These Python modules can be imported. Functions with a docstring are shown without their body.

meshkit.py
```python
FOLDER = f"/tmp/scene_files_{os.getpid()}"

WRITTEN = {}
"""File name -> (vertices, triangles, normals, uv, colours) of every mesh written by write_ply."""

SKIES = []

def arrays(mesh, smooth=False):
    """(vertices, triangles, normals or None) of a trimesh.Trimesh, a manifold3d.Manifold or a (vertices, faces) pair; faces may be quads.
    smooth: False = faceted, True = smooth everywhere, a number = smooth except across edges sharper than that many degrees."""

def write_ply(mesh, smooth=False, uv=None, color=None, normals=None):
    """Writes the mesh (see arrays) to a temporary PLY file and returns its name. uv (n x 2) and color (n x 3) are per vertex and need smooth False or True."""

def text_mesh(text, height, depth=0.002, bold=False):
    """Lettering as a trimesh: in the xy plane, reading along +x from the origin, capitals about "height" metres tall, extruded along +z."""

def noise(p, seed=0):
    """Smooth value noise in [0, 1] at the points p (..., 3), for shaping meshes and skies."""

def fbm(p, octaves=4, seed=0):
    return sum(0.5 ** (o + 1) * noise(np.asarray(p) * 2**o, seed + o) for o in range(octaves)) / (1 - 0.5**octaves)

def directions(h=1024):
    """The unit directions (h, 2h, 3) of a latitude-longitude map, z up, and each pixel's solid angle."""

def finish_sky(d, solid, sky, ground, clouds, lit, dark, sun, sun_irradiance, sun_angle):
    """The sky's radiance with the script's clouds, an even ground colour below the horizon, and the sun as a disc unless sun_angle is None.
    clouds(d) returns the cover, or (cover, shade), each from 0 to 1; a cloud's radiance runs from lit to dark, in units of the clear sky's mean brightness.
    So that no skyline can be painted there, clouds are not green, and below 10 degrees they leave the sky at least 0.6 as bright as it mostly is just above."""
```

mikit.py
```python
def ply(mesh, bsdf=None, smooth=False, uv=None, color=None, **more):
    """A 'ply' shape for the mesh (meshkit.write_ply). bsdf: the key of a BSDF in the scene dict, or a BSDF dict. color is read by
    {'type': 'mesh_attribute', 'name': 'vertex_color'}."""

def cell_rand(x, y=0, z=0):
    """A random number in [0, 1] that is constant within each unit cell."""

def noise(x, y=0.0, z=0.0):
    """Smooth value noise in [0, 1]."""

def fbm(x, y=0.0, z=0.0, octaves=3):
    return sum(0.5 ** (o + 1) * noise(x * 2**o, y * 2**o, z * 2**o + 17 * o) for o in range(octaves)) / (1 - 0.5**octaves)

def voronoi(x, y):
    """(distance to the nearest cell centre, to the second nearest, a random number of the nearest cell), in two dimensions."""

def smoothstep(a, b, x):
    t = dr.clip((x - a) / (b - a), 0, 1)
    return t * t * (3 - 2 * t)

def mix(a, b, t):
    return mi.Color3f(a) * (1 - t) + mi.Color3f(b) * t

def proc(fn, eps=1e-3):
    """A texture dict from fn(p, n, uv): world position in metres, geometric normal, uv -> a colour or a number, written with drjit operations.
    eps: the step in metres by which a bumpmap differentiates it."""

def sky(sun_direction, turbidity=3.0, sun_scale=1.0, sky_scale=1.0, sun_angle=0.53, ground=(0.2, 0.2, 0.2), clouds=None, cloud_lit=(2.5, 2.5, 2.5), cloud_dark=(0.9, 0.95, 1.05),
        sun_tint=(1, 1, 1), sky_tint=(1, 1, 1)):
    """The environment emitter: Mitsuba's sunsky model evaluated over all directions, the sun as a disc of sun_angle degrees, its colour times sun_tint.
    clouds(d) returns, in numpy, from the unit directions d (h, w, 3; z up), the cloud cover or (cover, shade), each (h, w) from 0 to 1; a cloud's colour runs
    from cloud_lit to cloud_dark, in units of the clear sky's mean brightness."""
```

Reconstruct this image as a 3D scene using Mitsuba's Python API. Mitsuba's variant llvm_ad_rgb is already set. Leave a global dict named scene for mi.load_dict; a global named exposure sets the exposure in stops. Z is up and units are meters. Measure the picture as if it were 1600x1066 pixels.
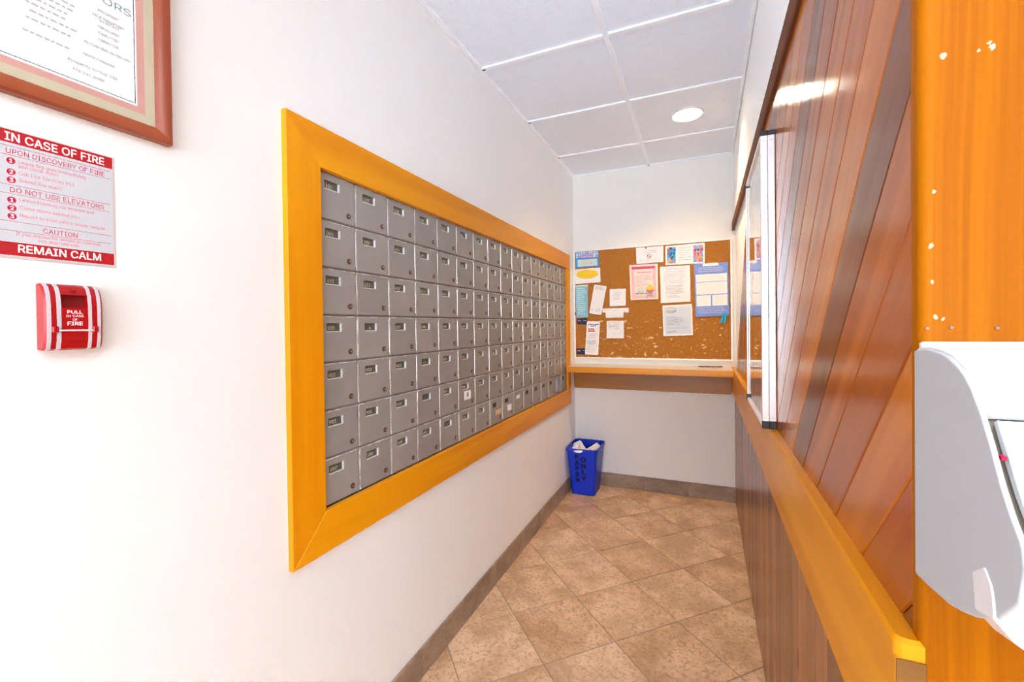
import math, random
import numpy as np, trimesh, manifold3d
import shapely.geometry as sg
import shapely.affinity as sa
import drjit as dr
import mitsuba as mi
import mikit, meshkit
from mikit import ply, proc, noise, fbm, mix, smoothstep, voronoi, cell_rand

random.seed(7)
rng = np.random.default_rng(7)
T = mi.ScalarTransform4f
scene, labels = {}, {}

# ------------------------------------------------------------------ camera, lamps, exposure
FPX = 683.038
YAW, PITCH, ROLL = (math.radians(a) for a in (-23.37156, -0.53504, -0.71084))
EYE = np.array([0.98612, -3.59415, 1.32258])
fw = np.array([math.sin(YAW) * math.cos(PITCH), math.cos(YAW) * math.cos(PITCH), math.sin(PITCH)])
r0 = np.array([math.cos(YAW), -math.sin(YAW), 0.0])
u0 = np.cross(r0, fw)
upv = -r0 * math.sin(ROLL) + u0 * math.cos(ROLL)
scene['camera'] = {'type': 'perspective', 'fov': math.degrees(2 * math.atan(800 / FPX)), 'fov_axis': 'x', 'near_clip': 0.02,
                   'principal_point_offset_x': -0.89 / 1600, 'principal_point_offset_y': 17.2 / 1066,
                   'to_world': T().look_at(origin=EYE.tolist(), target=(EYE + fw).tolist(), up=upv.tolist())}
exposure = 1.12
CAN = (232.0, 168.0, 88.0)           # radiance of the recessed lamp over the corridor
CEILING_FILL = (4.0, 4.5, 5.0)      # radiance of the fill lights added to the lobby ceiling
SPOT_FILL = (300.0, 535.0, 735.0)    # radiance of the added fill spot that brightens the corridor ceiling
WINDOW_FILL = (3.6, 4.2, 4.9)            # radiance of the glowing window added behind the camera as fill

# ------------------------------------------------------------------ helpers
H, W0, KW = 2.568, 1.2067, 0.008   # ceiling height; the right wall stands half a degree off square: x = W0 + KW*y
PY = -3.045                        # where the partition on the right ends
LX, LY = 3.7, -6.9                 # the lobby behind the camera


def mat(name, d):
    scene['m_' + name] = d
    return 'm_' + name


def put(key, mesh, m, smooth=False, label=None, cat=None, group=None, kind=None, **kw):
    last = key.split('__')[-1]
    if kind is None and '__' in key and (last.endswith('print') or last == 'picture'):
        kind = 'stuff'
    base, n = key, 0
    while key in scene:
        n += 1
        key = '%s_%03d' % (base, n)
    scene[key] = mesh if isinstance(mesh, dict) else ply(mesh, m, smooth=smooth, **kw)
    tag(key, label, cat, group, kind)
    return key


def tag(key, label=None, cat=None, group=None, kind=None):
    d = {k: v for k, v in (('label', label), ('category', cat), ('group', group), ('kind', kind)) if v}
    if d:
        labels[key] = d


def cat_(*ms):
    return trimesh.util.concatenate([m for m in ms])


def from_manifold(m):
    a = m.to_mesh()
    return trimesh.Trimesh(a.vert_properties[:, :3], a.tri_verts, process=False)


def hull(pts):
    return from_manifold(manifold3d.Manifold.hull_points(np.asarray(pts, float)))


def box(x0, x1, y0, y1, z0, z1, b=0.0):
    if b <= 0:
        m = trimesh.creation.box(extents=(x1 - x0, y1 - y0, z1 - z0))
        m.apply_translation(((x0 + x1) / 2, (y0 + y1) / 2, (z0 + z1) / 2))
        return m
    b = min(b, (x1 - x0) * .49, (y1 - y0) * .49, (z1 - z0) * .49)
    pts = []
    for x, sx in ((x0, 1), (x1, -1)):
        for y, sy in ((y0, 1), (y1, -1)):
            for z, sz in ((z0, 1), (z1, -1)):
                pts += [(x, y + sy * b, z + sz * b), (x + sx * b, y, z + sz * b), (x + sx * b, y + sy * b, z)]
    return hull(pts)


def man_box(x0, x1, y0, y1, z0, z1):
    return manifold3d.Manifold.cube([x1 - x0, y1 - y0, z1 - z0]).translate([x0, y0, z0])


def to_man(t):
    return manifold3d.Manifold(manifold3d.Mesh(np.asarray(t.vertices, np.float32), np.asarray(t.faces, np.uint32)))


def prism(pts2, a0, a1, axis, b=0.0):
    """convex or not outline pts2 extruded from a0 to a1 along axis; the outline is in the two other axes in xyz order"""
    poly = sg.Polygon(pts2)
    m = trimesh.creation.extrude_polygon(poly, a1 - a0, engine='earcut')
    v = m.vertices.copy()
    o = [i for i in range(3) if i != 'xyz'.index(axis)]
    out = np.zeros_like(v)
    out[:, o[0]], out[:, o[1]], out[:, 'xyz'.index(axis)] = v[:, 0], v[:, 1], v[:, 2] + a0
    m = trimesh.Trimesh(out, m.faces, process=False)
    if m.volume < 0:
        m.invert()
    return m


def plate(poly, h, b, z0=0.0):
    """convex outline (xy) raised from z0 to z0+h with a chamfer b around the top"""
    p = np.array(poly.exterior.coords)[:-1]
    q = np.array(poly.buffer(-b, join_style=2).exterior.coords)[:-1] if b > 0 else p
    return hull([(*a, z0) for a in p] + [(*a, z0 + h - b) for a in p] + [(*a, z0 + h) for a in q])


def remap(m, fn):
    m = m.copy()
    v = np.asarray(m.vertices)
    m.vertices = np.stack(fn(v[:, 0], v[:, 1], v[:, 2]), -1)
    if m.volume < 0:
        m.invert()
    return m


def rwall(m):
    """mesh given in (s, y, z), s = how far it stands out of the right wall's face"""
    return remap(m, lambda s, y, z: (W0 + KW * y - s, y, z))


def cyl(r, h, seg=16, r2=None):
    """cylinder or cone frustum along z from 0 to h"""
    return from_manifold(manifold3d.Manifold.cylinder(h, r, r if r2 is None else r2, seg))


def lathe(pts, seg=32):
    return trimesh.creation.revolve(np.array(pts, float), sections=seg)


def frame_place(m, o, u, v, n):
    return remap(m, lambda x, y, z: tuple(o[i] + x * u[i] + y * v[i] + z * n[i] for i in range(3)))


WALLS = {'left': ((0, 1, 0), (0, 0, 1), (1, 0, 0)), 'back': ((1, 0, 0), (0, 0, 1), (0, -1, 0)), 'post': ((1, 0, 0), (0, 0, 1), (0, -1, 0))}


def text(t, h, o, wall, width=None, align='l', bold=False, depth=0.0004, tilt=0.0):
    m = meshkit.text_mesh(t, h, depth, bold)
    x0, x1 = m.bounds[0][0], m.bounds[1][0]
    s = 1.0 if width is None else width / (x1 - x0)
    w = (x1 - x0) * s
    dx = {'l': 0, 'c': -w / 2, 'r': -w}[align]
    m = remap(m, lambda x, y, z: ((x - x0) * s + dx, y, z))
    if tilt:
        m.apply_transform(trimesh.transformations.rotation_matrix(tilt, (0, 0, 1)))
    return frame_place(m, o, *WALLS[wall])


# ------------------------------------------------------------------ materials
def rgb(*c):
    return {'type': 'rgb', 'value': list(c)}


def plain(name, c, rough=.5, spec=.5, metal=0.0):
    return mat(name, {'type': 'twosided', 'b': {'type': 'principled', 'base_color': rgb(*c), 'roughness': rough, 'specular': spec, 'metallic': metal}})


def gloss(name, col, alpha=.1, ior=1.49):
    return mat(name, {'type': 'twosided', 'b': {'type': 'roughplastic', 'diffuse_reflectance': col, 'alpha': alpha, 'distribution': 'ggx', 'int_ior': ior, 'nonlinear': False}})


def wood(name, dark, light, axis, alpha=.08, fine=70.0, seed=0.0, knots=0.0, ior=1.49):
    """varnished wood, grain along the unit vector axis"""
    ax = np.array(axis, float) / np.linalg.norm(axis)
    h = np.array([0, 0, 1.0]) if abs(ax[2]) < .9 else np.array([0, 1.0, 0])
    b = np.cross(ax, h); b /= np.linalg.norm(b)
    c = np.cross(ax, b)

    def fn(p, n, uv):
        l = p.x * ax[0] + p.y * ax[1] + p.z * ax[2]
        s = p.x * b[0] + p.y * b[1] + p.z * b[2]
        t = p.x * c[0] + p.y * c[1] + p.z * c[2]
        wob = fbm(l * 1.7 + seed, s * 6, t * 6, 2) * .12
        ring = fbm((s + wob) * fine * .35 + seed, (t + wob) * fine * .35, l * .8, 3)
        fib = fbm(s * fine * 4 + seed, t * fine * 4, l * 3.0, 2)
        k = smoothstep(.28, .74, ring) * .7 + fib * .3
        col = mix(dark, light, k)
        if knots:
            d, _, r = voronoi(l * 4.0 + seed, (s + t) * 8.0)
            kn = smoothstep(.16, .04, d) * dr.select(r < knots, 1.0, 0.0)
            col = mix(col, mi.Color3f(.09, .03, .01), kn * .8)
        return col
    return gloss(name, proc(fn), alpha, ior)


def wall_paint(name, a, b):
    def fn(p, n, uv):
        return mix(a, b, fbm(p.x * 1.3 + 3, p.y * 1.3, p.z * 1.3, 2))

    def bump(p, n, uv):
        return 0.00022 * (noise(p.x * 300, p.y * 300, p.z * 420) + .6 * noise(p.x * 700, p.y * 160, p.z * 800))
    return mat(name, {'type': 'twosided', 'b': {'type': 'bumpmap', 'arbitrary': proc(bump, eps=6e-4), 'scale': 1.0,
                      'bsdf': {'type': 'principled', 'base_color': proc(fn), 'roughness': .55, 'specular': .35}}})


wallpaint = wall_paint('wall_paint', (.79, .79, .78), (.815, .815, .805))
backpaint = wall_paint('back_paint', (.79, .765, .72), (.81, .79, .745))


def ceil_fn(p, n, uv):
    sp = smoothstep(.60, .78, noise(p.x * 170, p.y * 170, 3.0)) * .05 + smoothstep(.62, .8, noise(p.x * 60, p.y * 130, 8.0)) * .03
    return mix((.83, .88, .955), (.73, .775, .85), sp * 6)


ceil_tile = mat('ceiling_tile', {'type': 'twosided', 'b': {'type': 'diffuse', 'reflectance': proc(ceil_fn)}})
tee_white = plain('tee_white', (.84, .86, .90), .4)
dark_gap = plain('dark_gap', (.05, .045, .04), .8)


def tile_mat(name, a, b, seed, rough=.38):
    def fn(p, n, uv):
        m = fbm(p.x * 9 + seed, p.y * 9 + seed * 1.7, p.z * 9, 4)
        f = fbm(p.x * 70 + seed, p.y * 70, p.z * 70, 3)
        k = dr.clip((m - .5) * 1.9 + (f - .5) * .8 + .5, 0, 1)
        pit = smoothstep(.66, .74, noise(p.x * 130 + seed, p.y * 130, p.z * 130))
        return mix(mix(a, b, k), mi.Color3f(a) * .72, pit * .5)
    return mat(name, {'type': 'twosided', 'b': {'type': 'principled', 'base_color': proc(fn), 'roughness': rough, 'specular': .5}})


floor_tiles = [tile_mat('floor_tile_a', (.47, .285, .155), (.70, .48, .31), 1.0), tile_mat('floor_tile_b', (.44, .255, .135), (.67, .45, .285), 5.0),
               tile_mat('floor_tile_c', (.50, .315, .18), (.72, .505, .335), 9.0), tile_mat('floor_tile_d', (.45, .27, .145), (.67, .45, .285), 13.0)]
base_tiles = [tile_mat('base_tile_a', (.235, .155, .10), (.35, .25, .175), 2.0, .4), tile_mat('base_tile_b', (.205, .138, .092), (.315, .228, .16), 6.0, .4)]
grout = plain('grout', (.30, .235, .18), .9)

HONEY = dict(dark=(.80, .275, .001), light=(.94, .39, .003), ior=1.32)
honey_h = wood('honey_along', **HONEY, axis=(0, 1, 0), alpha=.16, fine=45, seed=2)
honey_v = wood('honey_upright', **HONEY, axis=(0, 0, 1), alpha=.16, fine=45, seed=6)
honey_x = wood('honey_across', dark=(.72, .26, .005), light=(.90, .38, .012), axis=(1, 0, 0), alpha=.10, fine=45, seed=9)
ledge_wood = wood('ledge_wood', dark=(.76, .27, .001), light=(.94, .38, .002), axis=(0, 1, 0), alpha=.10, fine=40, seed=11, ior=1.36)


def post_fn(p, n, uv):
    wob = fbm(p.z * 2.2, p.x * 9, 1.0, 2) * .02
    g = fbm((p.x + wob) * 130, p.z * 1.4, 5.0, 3)
    fib = fbm(p.x * 420, p.z * 5, 2.0, 2)
    col = mix((.28, .072, .0002), (.385, .114, .0003), smoothstep(.3, .72, g) * .65 + fib * .35)
    wear = mi.Float(0)
    for cx, cz, rr in ((1.1998, 1.5753, .0030), (1.2325, 1.5790, .0018), (1.2345, 1.5745, .0028), (1.2250, 1.5735, .0012), (1.1925, 1.4470, .0016), (1.1905, 1.3950, .0026), (1.1915, 1.3600, .0015), (1.1935, 1.3260, .0020), (1.1990, 1.3240, .0014)):
        dd = dr.sqrt(dr.square(p.x - cx) + dr.square((p.z - cz) * .8)) + .0016 * (noise(p.x * 700, p.z * 700, 4.0) - .5)
        wear = dr.maximum(wear, smoothstep(rr, rr * .6, dd))
    return mix(col, (.85, .66, .42), wear * .7)


post_wood = mat('post_wood', {'type': 'twosided', 'b': {'type': 'principled', 'base_color': proc(post_fn), 'roughness': .42, 'specular': .06}})
DIAG = (0, -1, 1)
plank_woods = [wood('plank_mid', (.33, .066, .003), (.50, .125, .007), DIAG, .036, 60, 1, .05, 1.56), wood('plank_dark', (.15, .033, .003), (.27, .068, .005), DIAG, .036, 60, 4, .06, 1.56),
               wood('plank_light', (.46, .115, .004), (.64, .200, .010), DIAG, .036, 60, 8, .03, 1.56), wood('plank_red', (.28, .050, .003), (.43, .098, .005), DIAG, .036, 60, 15, .05, 1.56)]
board_woods = [wood('board_mid', (.22, .075, .026), (.36, .135, .047), (0, 0, 1), .05, 60, 21, .08), wood('board_dark', (.15, .052, .02), (.27, .098, .036), (0, 0, 1), .05, 60, 25, .1),
               wood('board_light', (.30, .105, .035), (.44, .175, .06), (0, 0, 1), .05, 60, 29, .05)]
trim_dark = plain('trim_dark', (.115, .034, .010), .6, .2)
frame_red = wood('frame_red', (.26, .045, .010), (.42, .085, .016), (0, 1, 0), .10, 40, 33)
frame_red_v = wood('frame_red_upright', (.24, .04, .012), (.38, .075, .016), (0, 0, 1), .10, 40, 35)

door_grey = []
for i, g in enumerate(((.41, .385, .362), (.385, .36, .34), (.425, .40, .376))):
    def dfn(p, n, uv, g=g, i=i):
        return mix(g, tuple(c * .86 for c in g), fbm(p.y * 14 + i, p.z * 14, 2.0, 3))
    door_grey.append(gloss('door_grey_%d' % i, proc(dfn), .20))


def chip_fn(p, n, uv):
    return mix((.42, .385, .36), (.80, .77, .74), smoothstep(.46, .56, noise(p.y * 60, p.z * 60, p.x * 200)))


casing_grey = gloss('casing_grey', rgb(.36, .325, .30), .25)
bare_edge = mat('bare_edge', {'type': 'twosided', 'b': {'type': 'principled', 'base_color': proc(chip_fn), 'roughness': .35, 'specular': .5}})
lit_edge_m = gloss('lit_edge', rgb(.74, .72, .70), .15)
card_dark = gloss('card_dark', rgb(.105, .10, .085), .12)
black_m = plain('black_plastic', (.018, .018, .018), .4)
brass_num = plain('number_cream', (.62, .54, .33), .5)
lock_m = plain('lock_bronze', (.16, .085, .055), .35, .6, .5)
steel_m = plain('steel', (.72, .70, .67), .3, .5, .85)
alu = plain('aluminium', (.86, .86, .88), .28, .6, .35)
alu_white = plain('aluminium_white', (.87, .84, .80), .3, .6, .15)
white_paper = plain('white_paper', (.84, .83, .84), .7, .3)
ink_grey = plain('ink_grey', (.42, .42, .46), .7, .2)
ink_dark = plain('ink_dark', (.10, .10, .13), .7, .2)
ink_blue = plain('ink_blue', (.03, .09, .33), .7, .2)
ink_red = plain('ink_red', (.42, .012, .05), .7, .2)
ink_pink = plain('ink_pink', (.62, .16, .22), .7, .2)
sign_red = gloss('sign_red', rgb(.56, .008, .016), .25)
sign_white = gloss('sign_white', rgb(.80, .82, .88), .3)
sign_clear = gloss('sign_margin', rgb(.82, .70, .70), .3)
letter_white = plain('letter_white', (.88, .87, .87), .5)
alarm_red = gloss('alarm_red', rgb(.42, .002, .005), .12)
alarm_dark = gloss('alarm_recess', rgb(.30, .004, .006), .2)
alarm_stripe = gloss('alarm_stripe', rgb(.68, .62, .67), .15)
bin_blue = gloss('bin_blue', rgb(.001, .034, .60), .13)
black_ink = plain('black_marker', (.004, .005, .03), .6, .2)
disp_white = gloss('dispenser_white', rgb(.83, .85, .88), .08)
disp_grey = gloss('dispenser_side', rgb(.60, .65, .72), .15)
disp_inner = plain('dispenser_inner', (.30, .26, .20), .5)
mat_beige = plain('mat_beige', (.55, .50, .36), .85, .2)
mat_rose = plain('mat_rose', (.60, .32, .28), .85, .2)
doc_paper = plain('document_paper', (.86, .88, .88), .6, .3)
doc_ink = plain('document_ink', (.10, .12, .14), .6, .2)
doc_teal = plain('document_teal', (.16, .27, .28), .6, .2)
navy = plain('navy_line', (.04, .06, .14), .6, .2)
glass = mat('pane_glass', {'type': 'thindielectric', 'int_ior': 1.5})
case_glass = mat('case_glass', {'type': 'thindielectric', 'int_ior': 1.75})


def cork_fn(p, n, uv):
    g = fbm(p.x * 260, p.y * 40, p.z * 260, 3)
    col = mix((.33, .125, .026), (.46, .19, .045), smoothstep(.3, .7, g))
    big = fbm(p.x * 26 + 7, 2.0, p.z * 34, 3)
    low = smoothstep(1.40, 1.08, p.z)
    wear = smoothstep(.755, .78, big + low * .05 - .02) * smoothstep(1.42, 1.36, p.z)
    spots = smoothstep(.90, .93, noise(p.x * 70, 9.0, p.z * 70) + low * .03) * smoothstep(1.42, 1.3, p.z)
    return mix(col, (.72, .52, .28), dr.maximum(wear, spots * .8))


cork = mat('cork', {'type': 'twosided', 'b': {'type': 'diffuse', 'reflectance': proc(cork_fn)}})

# ------------------------------------------------------------------ floor
floor_poly = sg.Polygon([(0, LY), (LX, LY), (LX, PY - .01), (W0 + .01 + KW * PY, PY - .01), (W0 + .012, 0), (0, 0)])
put('floor', box(-.05, LX + .05, LY - .05, .05, -.06, -.002), grout, kind='structure')
TP = 0.3277
th = math.radians(-45.497)
fa, fb = np.array([math.cos(th), math.sin(th)]), np.array([-math.sin(th), math.cos(th)])
lo = np.array([0.19023, -0.83710])
keep = floor_poly.intersection(sg.box(0, -4.3, LX, .0))
count = 0
for i in range(-14, 20):
    for j in range(-16, 16):
        g = .0022
        c = [lo + (i + a) * TP * fa + (j + b) * TP * fb for a, b in ((0, 0), (1, 0), (1, 1), (0, 1))]
        cell = sg.Polygon(c).buffer(-g, join_style=2)
        piece = cell.intersection(keep)
        if piece.is_empty or piece.area < 4e-4 or piece.geom_type != 'Polygon':
            continue
        piece = piece.convex_hull
        lift = rng.uniform(-.0004, .0004)
        m = plate(piece, .007 + lift, .0012, -.006)
        put('floor__tile', m, floor_tiles[int(rng.integers(0, 4))])
        count += 1
# the lobby floor farther behind the camera is one tiled surface
rest = floor_poly.intersection(sg.box(0, LY, LX, -4.302))
put('floor__lobby_tiling', prism(list(rest.exterior.coords)[:-1], -.004, .0005, 'z'), floor_tiles[0], kind='stuff')

# ------------------------------------------------------------------ walls
OY0, OY1, OZ0, OZ1 = -2.70, -0.215, 0.79, 1.79     # opening for the mailboxes
lw = [box(-.16, 0, LY, OY0, 0, H), box(-.16, 0, OY1, .1, 0, H), box(-.16, 0, OY0, OY1, 0, OZ0), box(-.16, 0, OY0, OY1, OZ1, H + .1), box(-.16, -.14, OY0, OY1, OZ0, OZ1)]
put('wall_left', cat_(*lw), wallpaint, kind='structure')
put('wall_back', box(-.16, 1.6, 0, .1, 0, H + .1), backpaint, kind='structure')
core = box(-.22, .014, PY + .018, .0, 0, H + .02)
put('wall_right', cat_(rwall(box(-.24, -.013, PY + .018, .0, 0, 2.0)), rwall(box(-.24, -.004, PY + .018, .0, 2.0, H + .02))), wallpaint, kind='structure')
lobby_paint = wall_paint('lobby_paint', (.50, .46, .40), (.54, .50, .44))
put('wall_lobby_right', box(LX, LX + .1, LY, PY, 0, H), lobby_paint, kind='structure')
put('wall_lobby_near', box(W0 + .22, LX + .1, PY, PY + .1, 0, H), lobby_paint, kind='structure')
put('wall_lobby_back', box(-.16, LX + .1, LY - .1, LY, 0, H), lobby_paint, kind='structure')

# tile skirting
BH = .1088
put('baseboard_left', box(0, .004, LY + .01, -.001, 0, BH - .002), grout, kind='structure')
y, k = -.001, 0
edges = [-.0105, -.25, -.58, -.91, -1.239, -1.586, -1.916, -2.232] + [-2.232 - .33 * i for i in range(1, 14)]
for k in range(len(edges) - 1):
    put('baseboard_left__tile', box(.002, .0115, edges[k + 1] + .0012, edges[k] - .0012, .001, BH + rng.uniform(-.0006, .0006), .0012), base_tiles[k % 2])
put('baseboard_back', box(.0115, W0 - .002, -.004, 0, 0, BH - .002), grout, kind='structure')
ex = [.012, .245, .56, .883, 1.2045]
for k in range(4):
    put('baseboard_back__tile', box(ex[k] + .0012, ex[k + 1] - .0012, -.0115, -.002, .001, BH + rng.uniform(-.0006, .0006), .0012), base_tiles[(k + 1) % 2])

# ------------------------------------------------------------------ right wall: diagonal panelling, wainscot, trim
PZ0, PZ1 = 1.0, 2.012
region = sg.box(PY + .02, PZ0, -.002, PZ1)
pitch = .1307
k0 = -1.075
R2 = math.sqrt(.5)
order = [0, 2, 1, 0, 3, 2, 0, 1, 0, 3, 0, 2, 1, 3, 0, 2, 0, 1, 3, 0]
for i in range(-14, 26):
    c0, c1 = k0 - (i + 1) * pitch, k0 - i * pitch          # y + z between c0 and c1
    gap = .0011
    band = sg.Polygon([(c0 + gap - 5, 5), (c1 - gap - 5, 5), (c1 - gap + 5, -5), (c0 + gap + 5, -5)])
    piece = band.intersection(region)
    if piece.is_empty or piece.area < 2e-4:
        continue
    m = plate(piece, .012, .0018, -.012)                   # (y, z, s)
    tilt, tilt2 = rng.normal(0, .0014), rng.normal(0, .0006)
    cen = np.array(piece.centroid.coords[0])
    m = remap(m, lambda a, b, s: (s + np.where(s > -.006, tilt * ((a - cen[0]) * R2 + (b - cen[1]) * R2) + tilt2 * ((b - cen[1]) - (a - cen[0])) * R2 * .3, 0), a, b))
    put('wall_right__diagonal_plank', rwall(m), plank_woods[order[i % len(order)]])
by = PY + .02
i = 0
while by < -.003:
    e = min(by + .0885, -.002)
    p = sg.box(by + .0008, .002, e - .0008, .835)
    m = plate(p, .012, .0016, -.012)
    tilt = rng.normal(0, .003)
    cy = (by + e) / 2
    m = remap(m, lambda a, b, s: (s + np.where(s > -.006, tilt * (a - cy), 0), a, b))
    put('wall_right__upright_board', rwall(m), board_woods[(i * 7 + i // 3) % 3])
    by, i = e, i + 1
tp = [(-.012, 2.0), (.008, 2.0), (.011, 2.006), (.011, 2.058), (.008, 2.064), (-.012, 2.064)]
put('trim_1', rwall(prism([(a, b) for a, b in tp], PY + .02, -.001, 'y')), trim_dark, kind='structure')

# ledge along the right wall
apr = box(-.0035, .0205, PY + .0005, -.001, .825, .9862, .001)
put('ledge__apron', rwall(apr), ledge_wood)
out = sg.Polygon([(-.004, -.001), (.012, -.001), (.012, PY + .0095), (-.004, PY + .010)]).buffer(.0088)
out = out.intersection(sg.box(-.004, PY - .001, .1, -.001)).convex_hull
p = np.array(out.exterior.coords)[:-1]
cc = p.mean(0)
tops = hull([(a, b, .986) for a, b in p] + [(a, b, 1.001) for a, b in p] + [(a - .003 * (a > .01), b + .003 * (b < PY + .01), 1.005) for a, b in p])
put('ledge__top', rwall(tops), ledge_wood)
shaded_end = wood('shaded_end', (.20, .070, .003), (.42, .160, .008), (1, 0, 0), alpha=.3, fine=120, seed=51)  # darker wood colour stands in for the shade on the ledge end
put('ledge__shaded_end', rwall(box(-.0035, .0203, PY - .0012, PY + .0008, .8255, .9860, .0006)), shaded_end)
tag('ledge', 'narrow honey-coloured wooden ledge running along the panelled right wall', 'ledge')

# end board of the partition
eb = hull([(x, yy, z) for z in (0, H) for x, yy in
           [(1.1815 + .008 * (1 - math.cos(a)), PY + .008 - .008 * math.sin(a)) for a in np.linspace(0, math.pi / 2, 6)] +
           [(1.45 - .008 * (1 - math.cos(a)), PY + .008 - .008 * math.sin(a)) for a in np.linspace(0, math.pi / 2, 6)] + [(1.1815, PY + .0175), (1.45, PY + .0175)]])
put('wood_post__board', eb, post_wood, smooth=30)
for x, z in ((1.187, 1.315), (1.205, 1.3158), (1.237, 1.315)):
    put('wood_post__nail', remap(cyl(.0016, .0012, 10), lambda a, b, c: (x + a, PY - c, z + b)), lock_m)
tag('wood_post', 'wide scuffed orange varnished board facing the camera at the partition end, behind the white dispenser', 'wooden post')

# ------------------------------------------------------------------ ceiling
put('ceiling', box(-.16, LX + .1, LY - .1, .1, H + .12, H + .16), tee_white, kind='structure')
main_x = [.617 + .6096 * k for k in range(-1, 6)]
cross_y = [-.4592 - .6122 * k for k in range(0, 11)]
for x in main_x[1:]:
    if x > LX:
        continue
    y1 = -.001 if x < 1.2 else PY - .001
    put('ceiling__main_tee', box(x - .012, x + .012, LY, y1, H - .001, H + .025, .001), tee_white)
xs = [0.0] + [x for x in main_x[1:] if x < LX] + [LX]
ys = [0.0] + [y for y in cross_y if y > LY] + [LY]
room = floor_poly.buffer(-.004)
for i in range(len(xs) - 1):
    for j in range(len(ys) - 1):
        cell = sg.box(xs[i] + .011, ys[j + 1] + .011, xs[i + 1] - .011, ys[j] - .011).intersection(room)
        if cell.is_empty or cell.area < .01:
            continue
        if cell.geom_type != 'Polygon':
            cell = max(cell.geoms, key=lambda g: g.area)
        cell = cell.convex_hull if xs[i] > .5 else cell
        if xs[i] > .5 and xs[i] < 1.2 and ys[j] > PY and ys[j + 1] < PY:
            cell = sg.box(xs[i] + .011, ys[j + 1] + .011, xs[i + 1] - .011, ys[j] - .011)
        q = np.array(cell.exterior.coords)[:-1]
        if cell.contains(sg.Point(.918, -.767)):
            holed = cell.difference(sg.Point(.918, -.767).buffer(.084, 12))
            tm = trimesh.creation.extrude_polygon(holed, .015, engine='earcut')
            tm.apply_translation((0, 0, H + .007))
            put('ceiling__ceiling_tile', tm, ceil_tile)
            continue
        put('ceiling__ceiling_tile', hull([(a, b, H + .007 + rng.uniform(0, .0012)) for a, b in q] + [(a, b, H + .022) for a, b in q]), ceil_tile)
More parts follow.
